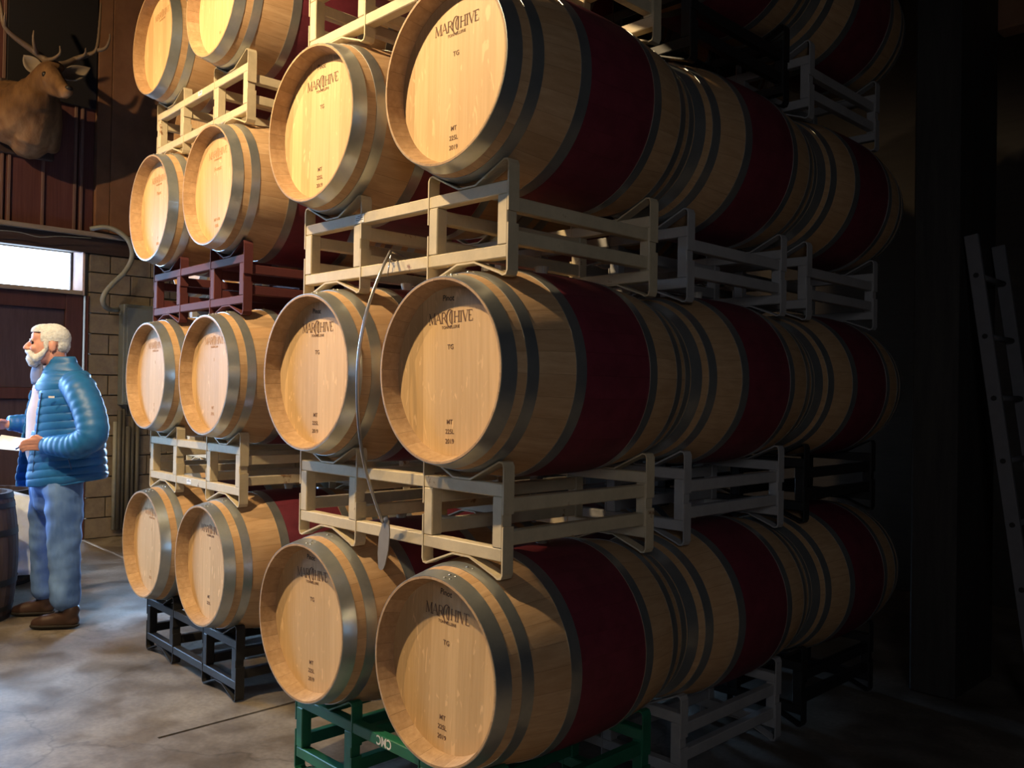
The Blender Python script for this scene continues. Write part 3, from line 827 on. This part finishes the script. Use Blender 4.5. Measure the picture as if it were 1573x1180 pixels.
def interp(tab, x):
    if x <= tab[0][0]: return tab[0][1:]
    for a_, b_ in zip(tab[:-1], tab[1:]):
        if x <= b_[0]:
            t = (x-a_[0])/(b_[0]-a_[0]); t = t*t*(3-2*t)
            return tuple(p+(q-p)*t for p, q in zip(a_[1:], b_[1:]))
    return tab[-1][1:]
# jacket body: v -> image-left edge, image-right edge, half depth
JT = [(556, 82, 112, .075), (566, 72, 124, .10), (578, 60, 136, .15), (592, 50, 145, .185), (610, 46, 150, .20), (640, 40, 155, .20), (680, 34, 159, .20), (710, 29, 161, .205), (735, 25, 163, .21), (747, 26, 161, .20)]
def loft(name, tab, v0, v1, nv, nseg, mats, parent, ridge=0, per=15.5, slope=0, inset=0, openf=None, thick=.012, dshift=0):
    V = []; Fc = []
    for i in range(nv+1):
        v = v0+(v1-v0)*i/nv; l, r, d = interp(tab, v); cu, hw = (l+r)/2, (r-l)/2
        for k in range(nseg):
            th = 2*PI*k/nseg
            cx = -math.cos(th); cy = math.sin(th)          # th=0 image-left, 90 deg towards the camera
            ex = abs(cx)**.85*(1 if cx > 0 else -1); ey = abs(cy)**.85*(1 if cy > 0 else -1)
            ph = (v+slope*cx*hw)/per*PI
            q = 1-inset+ridge*(abs(math.sin(ph))**.55-.6)
            P = Q(cu+ex*hw*q, v-(14*max(0, cx)*max(0, (v-725)/22.0)), -ey*d*q*.9+dshift)
            V.append(rl(P))
    for i in range(nv):
        for k in range(nseg):
            v = v0+(v1-v0)*(i+.5)/nv; th = 360*(k+.5)/nseg
            if openf and openf(v, th): continue
            Fc.append((i*nseg+k, i*nseg+(k+1) % nseg, (i+1)*nseg+(k+1) % nseg, (i+1)*nseg+k))
    me = me_from(name, V, Fc, mats, smooth=True)
    o = mobj(name, me, parent)
    if thick:
        md = o.modifiers.new('t', 'SOLIDIFY'); md.thickness = thick; md.offset = -1
    return o
def jopen(v, th):
    th = th if th < 180 else th-360
    if v < 600: return -25-(600-v)*.3 < th < 30+(v-560)*.2
    w = 50-(v-600)*.04
    return -14 < th < w
loft('jacket', JT, 572, 747, 150, 72, [m_jkt], man, ridge=.034, per=12.2, slope=.10, openf=jopen)
# high collar
CT = [(545, 82, 112, .070), (556, 74, 116, .085), (572, 62, 126, .12), (582, 58, 138, .16)]
loft('jacket_collar', CT, 549, 580, 14, 48, [m_jkt], man, openf=lambda v, th: (th < 40 or th > 325), thick=.010)
loft('shirt', [(560, 66, 112, .075), (575, 58, 122, .10), (600, 48, 140, .16), (640, 39, 150, .175), (690, 37, 152, .175), (722, 44, 150, .175)], 562, 720, 40, 48, [m_shirt], man, inset=.04, thick=.003)
loft('shirt_collar', [(556, 52, 104, .075), (578, 48, 112, .09), (590, 50, 112, .10)], 560, 590, 6, 32, [plain('grey_blue_collar', (.16, .18, .30), .8)], man, openf=lambda v, th: not (th < 70 or th > 300), thick=.006)
def sleeve(name, pts, rs, n=60, ridges=12):
    P = bez(pts, n//(len(pts)-1)); m_ = len(P)-1; R = []
    for i in range(m_+1):
        t = i/m_*(len(rs)-1); k = min(int(t), len(rs)-2); r = rs[k]+(rs[k+1]-rs[k])*(t-k)
        R.append(r*(1+.06*(abs(math.sin(i/m_*ridges*PI))**.6-.6)))
    bm = bmesh.new(); tube(bm, P, R, 28, cap=True); o = mobj(name, me_bm(name, bm, m_jkt, True), man); return o
sleeve('sleeve', [rl(Q(112, 588, -.13)), rl(Q(126, 606, -.22)), rl(Q(138, 636, -.27)), rl(Q(141, 668, -.30)), rl(Q(118, 684, -.29)), rl(Q(92, 685, -.26)), rl(Q(69, 684, -.22))], [.085, .093, .090, .088, .078, .066, .050], 84, 17)
sleeve('sleeve', [rl(Q(100, 590, .14)), rl(Q(94, 612, .22)), rl(Q(76, 645, .27)), rl(Q(56, 656, .24)), rl(Q(34, 651, .18)), rl(Q(12, 650, .12))], [.075, .082, .08, .068, .06, .046], 60, 13)
# chest label, zip and pocket
mobj('chest_badge', box_me('chest_badge', -.016, .016, -.002, .002, -.006, .006, m_sticker), man, rl(Q(79, 610, -.235)), (0, 0, YAW+.5))
bm = bmesh.new(); tube(bm, [rl(Q(103, 695, -.232)), rl(Q(106, 708, -.236)), rl(Q(110, 722, -.238))], .003, 6); mobj('pocket_zip', me_bm('pocket_zip', bm, m_jkt_in), man)
bm = bmesh.new(); tube(bm, bez([rl(Q(u, v, d)) for u, v, d in ((64, 604, -.165), (59, 640, -.165), (54, 690, -.165), (50, 735, -.17))], 5), .0045, 6); mobj('front_zip', me_bm('front_zip', bm, m_jkt_in), man)
# jeans: each leg lofted, joined with the seat into one garment
def leg_prims():
    return [('c', [rl(Q(97, 738, -.085)), rl(Q(99, 790, -.10)), rl(Q(98, 840, -.115)), rl(Q(100, 885, -.11)), rl(Q(100, 918, -.10))], [.115, .105, .094, .090, .090]),
            ('c', [rl(Q(76, 738, .07)), rl(Q(70, 790, .10)), rl(Q(68, 840, .13)), rl(Q(68, 880, .17)), rl(Q(68, 906, .19))], [.112, .098, .086, .078, .078]),
            ('e', rl(Q(88, 738, 0)), (.15, .17, .12), Mh), ('c', [rl(Q(84, 735, .02)), rl(Q(84, 765, .02))], [.14, .13])]
def jean_post(me):
    rnd = random.Random(5)
    from mathutils import noise
    for v_ in me.vertices:
        n_ = noise.noise(Vector((v_.co.x*9, v_.co.y*9, v_.co.z*16))); v_.co += v_.normal*n_*.010
blob('jeans', leg_prims(), .012, m_jean, 3, man, jean_post)
for s, (u0, v0, u1, v1, dd) in enumerate(((112, 938, 56, 950, -.10), (74, 918, 26, 932, .20))):
    heel, toe = rl(Q(u0, v0, dd)), rl(Q(u1, v1, dd-.03))
    heel.z = .05; toe.z = .042
    f = (toe-heel).normalized(); L_ = (toe-heel).length
    pr_ = [('c', [heel, heel+f*L_*.45+UP*.005, heel+f*L_*.8-UP*.004, toe-UP*.008], [.042, .046, .046, .034]), ('c', [heel+UP*.06+f*.01, heel+f*.03+UP*.02, heel+f*L_*.5+UP*.012], [.052, .052, .040])]
    so_ = blob('shoe', pr_, .008, m_shoe, 3, man)
    pr_ = [('c', [heel*1, heel+f*L_*.45, heel+f*L_*.82, toe], [.044, .046, .050, .040])]
    def flat(me, z0=.0):
        for v_ in me.vertices: v_.co.z = max(.001, min(.028, v_.co.z*.5+.0))
    blob('sole', pr_, .009, m_sole, 1, so_, flat)
# paper in the hand, pen
pc = [Q(-14, 688, -.10), Q(2, 668, .04), Q(43, 674, -.06), Q(30, 692, -.22)]
me = me_from('tasting_sheet', [p-pc[0] for p in pc]+[p-pc[0]-UP*.003 for p in pc], [(0, 1, 2, 3), (7, 6, 5, 4), (0, 4, 5, 1), (1, 5, 6, 2), (2, 6, 7, 3), (3, 7, 4, 0)], m_sticker)
tag(mobj('paper_sheet', me, None, pc[0]), 'white paper sheet held in the bearded man\'s nearer hand', 'paper')
bm = bmesh.new(); tube(bm, [Q(24, 690, -.25), Q(44, 680, -.24)], .005, 8)
tag(mobj('pen', me_bm('pen', bm, plain('blue_pen', (.03, .06, .25), .3))), 'blue pen held against the paper by the bearded man', 'pen')

# ------------------------------------------------------------ elk mount on the left wall
DE = 8.25
m_fur, nt, b = newmat('elk_fur')
v = coords(nt, (14, 14, 5)); n1 = N(nt, 'ShaderNodeTexNoise'); n1.inputs['Scale'].default_value = 1; n1.inputs['Detail'].default_value = 8
nt.links.new(v, n1.inputs['Vector'])
at_ = N(nt, 'ShaderNodeAttribute', attribute_name='coat'); 
dark = ramp(nt, n1.outputs['Fac'], [(0.3, (0.095, 0.042, 0.016)), (0.7, (0.19, 0.095, 0.036))])
lite = ramp(nt, n1.outputs['Fac'], [(0.3, (0.30, 0.155, 0.075)), (0.7, (0.46, 0.27, 0.14))])
nt.links.new(mixc(nt, at_.outputs['Fac'], dark, lite), b.inputs['Base Color']); b.inputs['Roughness'].default_value = .9
bump(nt, b, n1.outputs['Fac'], .7, .02)
m_antler = plain('antler', (0.20, 0.14, 0.10), .6); m_nose = plain('dark_nose', (.02, .016, .016), .4)
eb = onX(50, 170, XW+.03)
elk = empty('elk_mount', eb); tag(elk, 'brown elk shoulder mount with antlers on the red-brown wall above the window', 'trophy')
def E(u, v, off): return onX(u, v, XW+off)-eb      # off: metres out from the wall
ME = Matrix((Rh, Fh, UP)).transposed()
ek = [
 ('c', [E(22, 175, .12), E(36, 172, .28), E(52, 155, .40)], [.30, .26, .20]),
 ('c', [E(45, 215, .12), E(48, 200, .25), E(58, 170, .38)], [.18, .20, .17]),
 ('c', [E(50, 165, .35), E(62, 138, .46), E(72, 118, .55)], [.20, .15, .115]),
 ('c', [E(74, 113, .55), E(84, 124, .68), E(96, 136, .80), E(104, 141, .87)], [.105, .085, .058, .045]),
 ('c', [E(70, 125, .52), E(84, 138, .66), E(96, 146, .78)], [.09, .06, .036]),
 ('e', E(83, 103, .55), (.085, .09, .05), ME),
 ('e', E(104, 139, .88), (.042, .045, .040), ME), ('e', E(100, 148, .84), (.034, .034, .022), ME),
 ('c', [E(72, 160, .42), E(76, 195, .34), E(80, 225, .22)], [.12, .11, .07]),
]
def coat(me):
    at = me.attributes.new('coat', 'FLOAT', 'POINT')
    zc = E(50, 165, .3)
    for i, v_ in enumerate(me.vertices):
        p = v_.co; s = (p-E(28, 200, .2)).length
        q = max(0, min(1, (0.33-s)/.15))
        m2 = max(0, min(1, (.10-(p-E(104, 146, .86)).length)/.05))
        at.data[i].value = max(q, m2*.8, .25*max(0, min(1, (.2-(p-E(90, 122, .7)).length)/.1)))
body_e = blob('body', ek, .014, m_fur, 3, elk, coat)
def ear(name, base_, tip, w, nrm):
    V = []; Fc = []; n = 10
    ax = (tip-base_); sd = ax.cross(nrm).normalized(); nn = sd.cross(ax).normalized()
    for i in range(n+1):
        t = i/n; hw = w*math.sin(PI*(t**.8*.93+.07))**.8
        for k in range(7):
            s_ = -1+2*k/6; V.append(base_+ax*t+sd*hw*s_+nn*(-.035+.045*s_*s_)*math.sin(PI*min(1, t+.1)))
    for i in range(n):
        for k in range(6): a_ = i*7+k; Fc.append((a_, a_+1, a_+8, a_+7))
    o = mobj(name, me_from(name, V, Fc, plain('ear_fur', (.30, .24, .19), .9), smooth=True), elk)
    md = o.modifiers.new('t', 'SOLIDIFY'); md.thickness = .012
tow = -Fh
ear('ear', E(60, 110, .50), E(36, 84, .45), .062, tow); ear('ear', E(98, 118, .55), E(139, 104, .50), .062, tow)
bm = bmesh.new(); bmesh.ops.create_uvsphere(bm, u_segments=10, v_segments=8, radius=.027)
mobj('eye', me_bm('eye', bm, m_nose, True), elk, E(69, 114.5, .665))
bm = bmesh.new(); bmesh.ops.create_uvsphere(bm, u_segments=12, v_segments=8, radius=.035)
for v_ in bm.verts: v_.co.z *= .75
mobj('nose', me_bm('nose', bm, m_nose, True), elk, E(106, 136, .90))
mobj('mount_board', box_me('mount_board', -.02, .03, -.22, .25, -.34, .34, m_beam, .01), elk, E(38, 185, -.01))
def antler(beam, tines):
    pr_ = [('c', bez([E(*p[:3]) for p in beam], 4), [beam[0][3]+(beam[-1][3]-beam[0][3])*i/(4*(len(beam)-1)) for i in range(4*(len(beam)-1)+1)])]
    for t in tines:
        pts_ = bez([E(*p) for p in t], 4); n = len(pts_)
        pr_.append(('c', pts_, [.020-.013*i/(n-1) for i in range(n)]))
    blob('antler', pr_, .0075, m_antler, 1, elk)
antler([(76, 98, .52, .034), (62, 86, .50, .030), (40, 70, .50, .028), (20, 55, .52, .024), (6, 38, .55, .022), (2, 15, .55, .019), (-4, -15, .50, .012)],
       [[(70, 92, .53), (82, 90, .66), (92, 82, .74), (92, 71, .76)], [(58, 84, .50), (53, 72, .58), (51, 58, .62), (52, 47, .63)], [(8, 42, .54), (7, 30, .60), (8, 19, .64)]])
antler([(92, 100, .52, .032), (102, 98, .50, .030), (118, 90, .46, .028), (136, 84, .42, .024), (148, 76, .38, .020), (152, 50, .34, .016), (155, 5, .30, .010)],
       [[(118, 90, .48), (130, 84, .60), (132, 74, .66)], [(138, 84, .42), (146, 80, .52), (149, 72, .56)], [(148, 78, .38), (162, 74, .48), (168, 62, .54), (169, 52, .56)]])

# ------------------------------------------------------------ upright keg and clothed table, lower left
m_old = wood('weathered_oak', (0.05, 0.036, 0.036), (0.095, 0.07, 0.068), (20, 20, 3), var=0.3, rough=.8)
m_oldhoop = plain('blackened_hoop', (0.025, 0.03, 0.035), .6, .5)
def keg(loc, H, RE, RBg, label, seed):
    root = empty('upright_keg', loc); tag(root, label, 'barrel', 'weathered upright kegs')
    def rr2(z): t = (z-H/2)/(H/2); return RE+(RBg-RE)*(1-t*t)
    n = 22; zs = [H*i/10 for i in range(11)]; V = []; Fc = []; half = PI/n
    for z in zs:
        for k in range(3):
            a_ = -half+.003+(2*half-.006)*k/2; V.append((rr2(z)*math.cos(a_), rr2(z)*math.sin(a_), z))
    for z in zs[::-1]:
        for k in range(2):
            a_ = -half+.003+(2*half-.006)*k; q = rr2(z)-.028; V.append((q*math.cos(a_), q*math.sin(a_), z))
    for i in range(10):
        for k in range(2): a_ = i*3+k; Fc.append((a_, a_+1, a_+4, a_+3))
        o_ = 33; Fc.append((o_+i*2+1, o_+i*2, o_+i*2+2, o_+i*2+3))
    Fc += [(30, 31, 32, 34, 33), (2, 1, 0, 53, 54) if False else (2, 1, 0, 53, 54)] if False else [(30, 31, 32, 34, 33)]
    me = me_from('stave', V, Fc, m_old)
    for k in range(n): mobj('stave', me, root, None, (0, 0, 2*PI*k/n))
    for (a_, b_) in ((.0, .04), (.075, .115), (.28, .33), (.67, .72), (.885, .925), (.96, 1.0)):
        z0, z1_ = a_*H, b_*H; bm = bmesh.new(); tube(bm, [(0, 0, z0), (0, 0, z1_)], [rr2(z0)+.003, rr2(z1_)+.003], 40, cap=False)
        mobj('hoop', me_bm('hoop', bm, m_oldhoop, True), root)
    bm = bmesh.new(); tube(bm, [(0, 0, H-.06), (0, 0, H-.035)], RE-.02, 36); mobj('keg_head', me_bm('keg_head', bm, m_old), root)
    return root
kx = W(-66, 955, 5.55); keg((kx.x, kx.y, 0), .80, .29, .33, 'weathered dark keg standing upright in front of the white tablecloth', 1)
kx2 = W(-14, 930, 6.62); keg((kx2.x, kx2.y, 0), .70, .26, .31, 'dark upright keg standing under the white tablecloth', 2)
# table top on the keg, cloth with a hanging corner
m_cloth = plain('white_cloth', (0.72, 0.82, 0.92), .85)
tz = .734
cor = onY(27, 767, 0)
dcor = (CAM.z-tz)/((767-605)/FPX)
pC = W(27, 766, dcor)

pC.z = tz
d_ = Fv + Rv*((0-786.5)/FPX) - Uv*((750-590)/FPX); pE = CAM+d_*((tz-CAM.z)/d_.z)
ax2 = (pE-pC).normalized(); ax2.z = 0; ax1 = Vector((ax2.y, -ax2.x, 0))
if ax1.dot(Rh) > 0: ax1 = -ax1
tb = empty('trestle_board', (pC.x, pC.y, tz-.03)); tag(tb, 'board laid on the kegs under the white tablecloth', 'table')
def pl(a_, b_, z=0): return ax1*a_+ax2*b_+Vector((0, 0, z))
q = [pl(.03, .03), pl(1.6, .03), pl(1.6, .8), pl(.03, .8)]
mobj('board', me_from('board', [p for p in q]+[p+UP*.025 for p in q], [(3, 2, 1, 0), (4, 5, 6, 7), (0, 1, 5, 4), (1, 2, 6, 5), (2, 3, 7, 6), (3, 0, 4, 7)], m_old), tb)
V = []; Fc = []; na, nb = 46, 34
for i in range(na+1):
    for j in range(nb+1):
        a_ = -.60+2.2*i/na; b_ = -.58+1.6*j/nb      # cloth coordinates; negative parts hang
        ha, hb = max(0, -a_), max(0, -b_)
        x, y = max(0, a_), max(0, b_)
        drop = max(ha, hb)*.98 if (ha == 0 or hb == 0) else math.hypot(ha, hb)*.98
        wav = .018*math.sin(a_*17+b_*5)*min(1, drop*4)+.012*math.sin(b_*23)*min(1, drop*4)
        out_a = -.035*min(1, ha*5) - ha*.10 if hb < ha else -.02*min(1, ha*4)
        out_b = -.035*min(1, hb*5) - hb*.10 if ha <= hb else -.02*min(1, hb*4)
        if ha and hb: out_a -= .05+.14*min(ha, hb); out_b -= .05+.14*min(ha, hb)
        V.append(pl(x+out_a+(wav if ha >= hb else 0), y+out_b+(wav if hb > ha else 0), -drop))
for i in range(na):
    for j in range(nb): k = i*(nb+1)+j; Fc.append((k, k+1, k+nb+2, k+nb+1))
cl = mobj('tablecloth', me_from('tablecloth', V, Fc, m_cloth, smooth=True), None, (pC.x, pC.y, tz))
md = cl.modifiers.new('t', 'SOLIDIFY'); md.thickness = .003; md.offset = 1
tag(cl, 'white tablecloth with a hanging corner beside the man in blue jacket', 'tablecloth')

# ------------------------------------------------------------ dark right side: column, ladder, plywood
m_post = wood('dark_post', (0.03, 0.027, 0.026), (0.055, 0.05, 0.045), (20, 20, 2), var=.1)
yl1, yl2 = 2.95, 3.37
lt, lb = onY(1492, 365, yl1), onY(1565, 870, yl1)
dv = (lt-lb).normalized(); foot = lb-dv*(lb.z/dv.z); 
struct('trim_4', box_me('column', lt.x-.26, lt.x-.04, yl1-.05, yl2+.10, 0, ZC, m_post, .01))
m_lad = plain('ladder_aluminium', (.17, .17, .185), .6, .2)
lad = empty('extension_ladder', foot); tag(lad, 'aluminium ladder leaning in the dark beside the third row of barrels', 'ladder')
sx = dv.cross(Vector((0, 1, 0))).normalized()
Ln = (lt-foot).length
for y in (0, yl2-yl1):
    bm = bmesh.new(); bbox(bm, -.033, .033, -.013, .013, .0, Ln, .003)
    Rm = Matrix((sx, Vector((0, 1, 0)), dv)).transposed()
    me = me_bm('side_rail', bm, m_lad); o = mobj('side_rail', me, lad, (0, y, 0.012)); o.rotation_euler = Rm.to_euler()
k = .28
while k < Ln-.1:
    p = dv*k; bm = bmesh.new(); tube(bm, [p+Vector((0, .008, 0)), p+Vector((0, yl2-yl1-.008, 0))], .015, 8); mobj('rung', me_bm('rung', bm, m_lad, True), lad, (0, 0, .012)); 
    bm = bmesh.new(); tube(bm, [p+Vector((0, -.018, 0)), p+Vector((0, -.010, 0))], .013, 8); mobj('rivet_cap', me_bm('rivet_cap', bm, m_black), lad, (0, 0, .012))
    k += .305
struct('trim_6', box_me('header', lt.x-.1, 3.6, 3.6, 3.75, 3.55, 5.9, m_ply, .01))
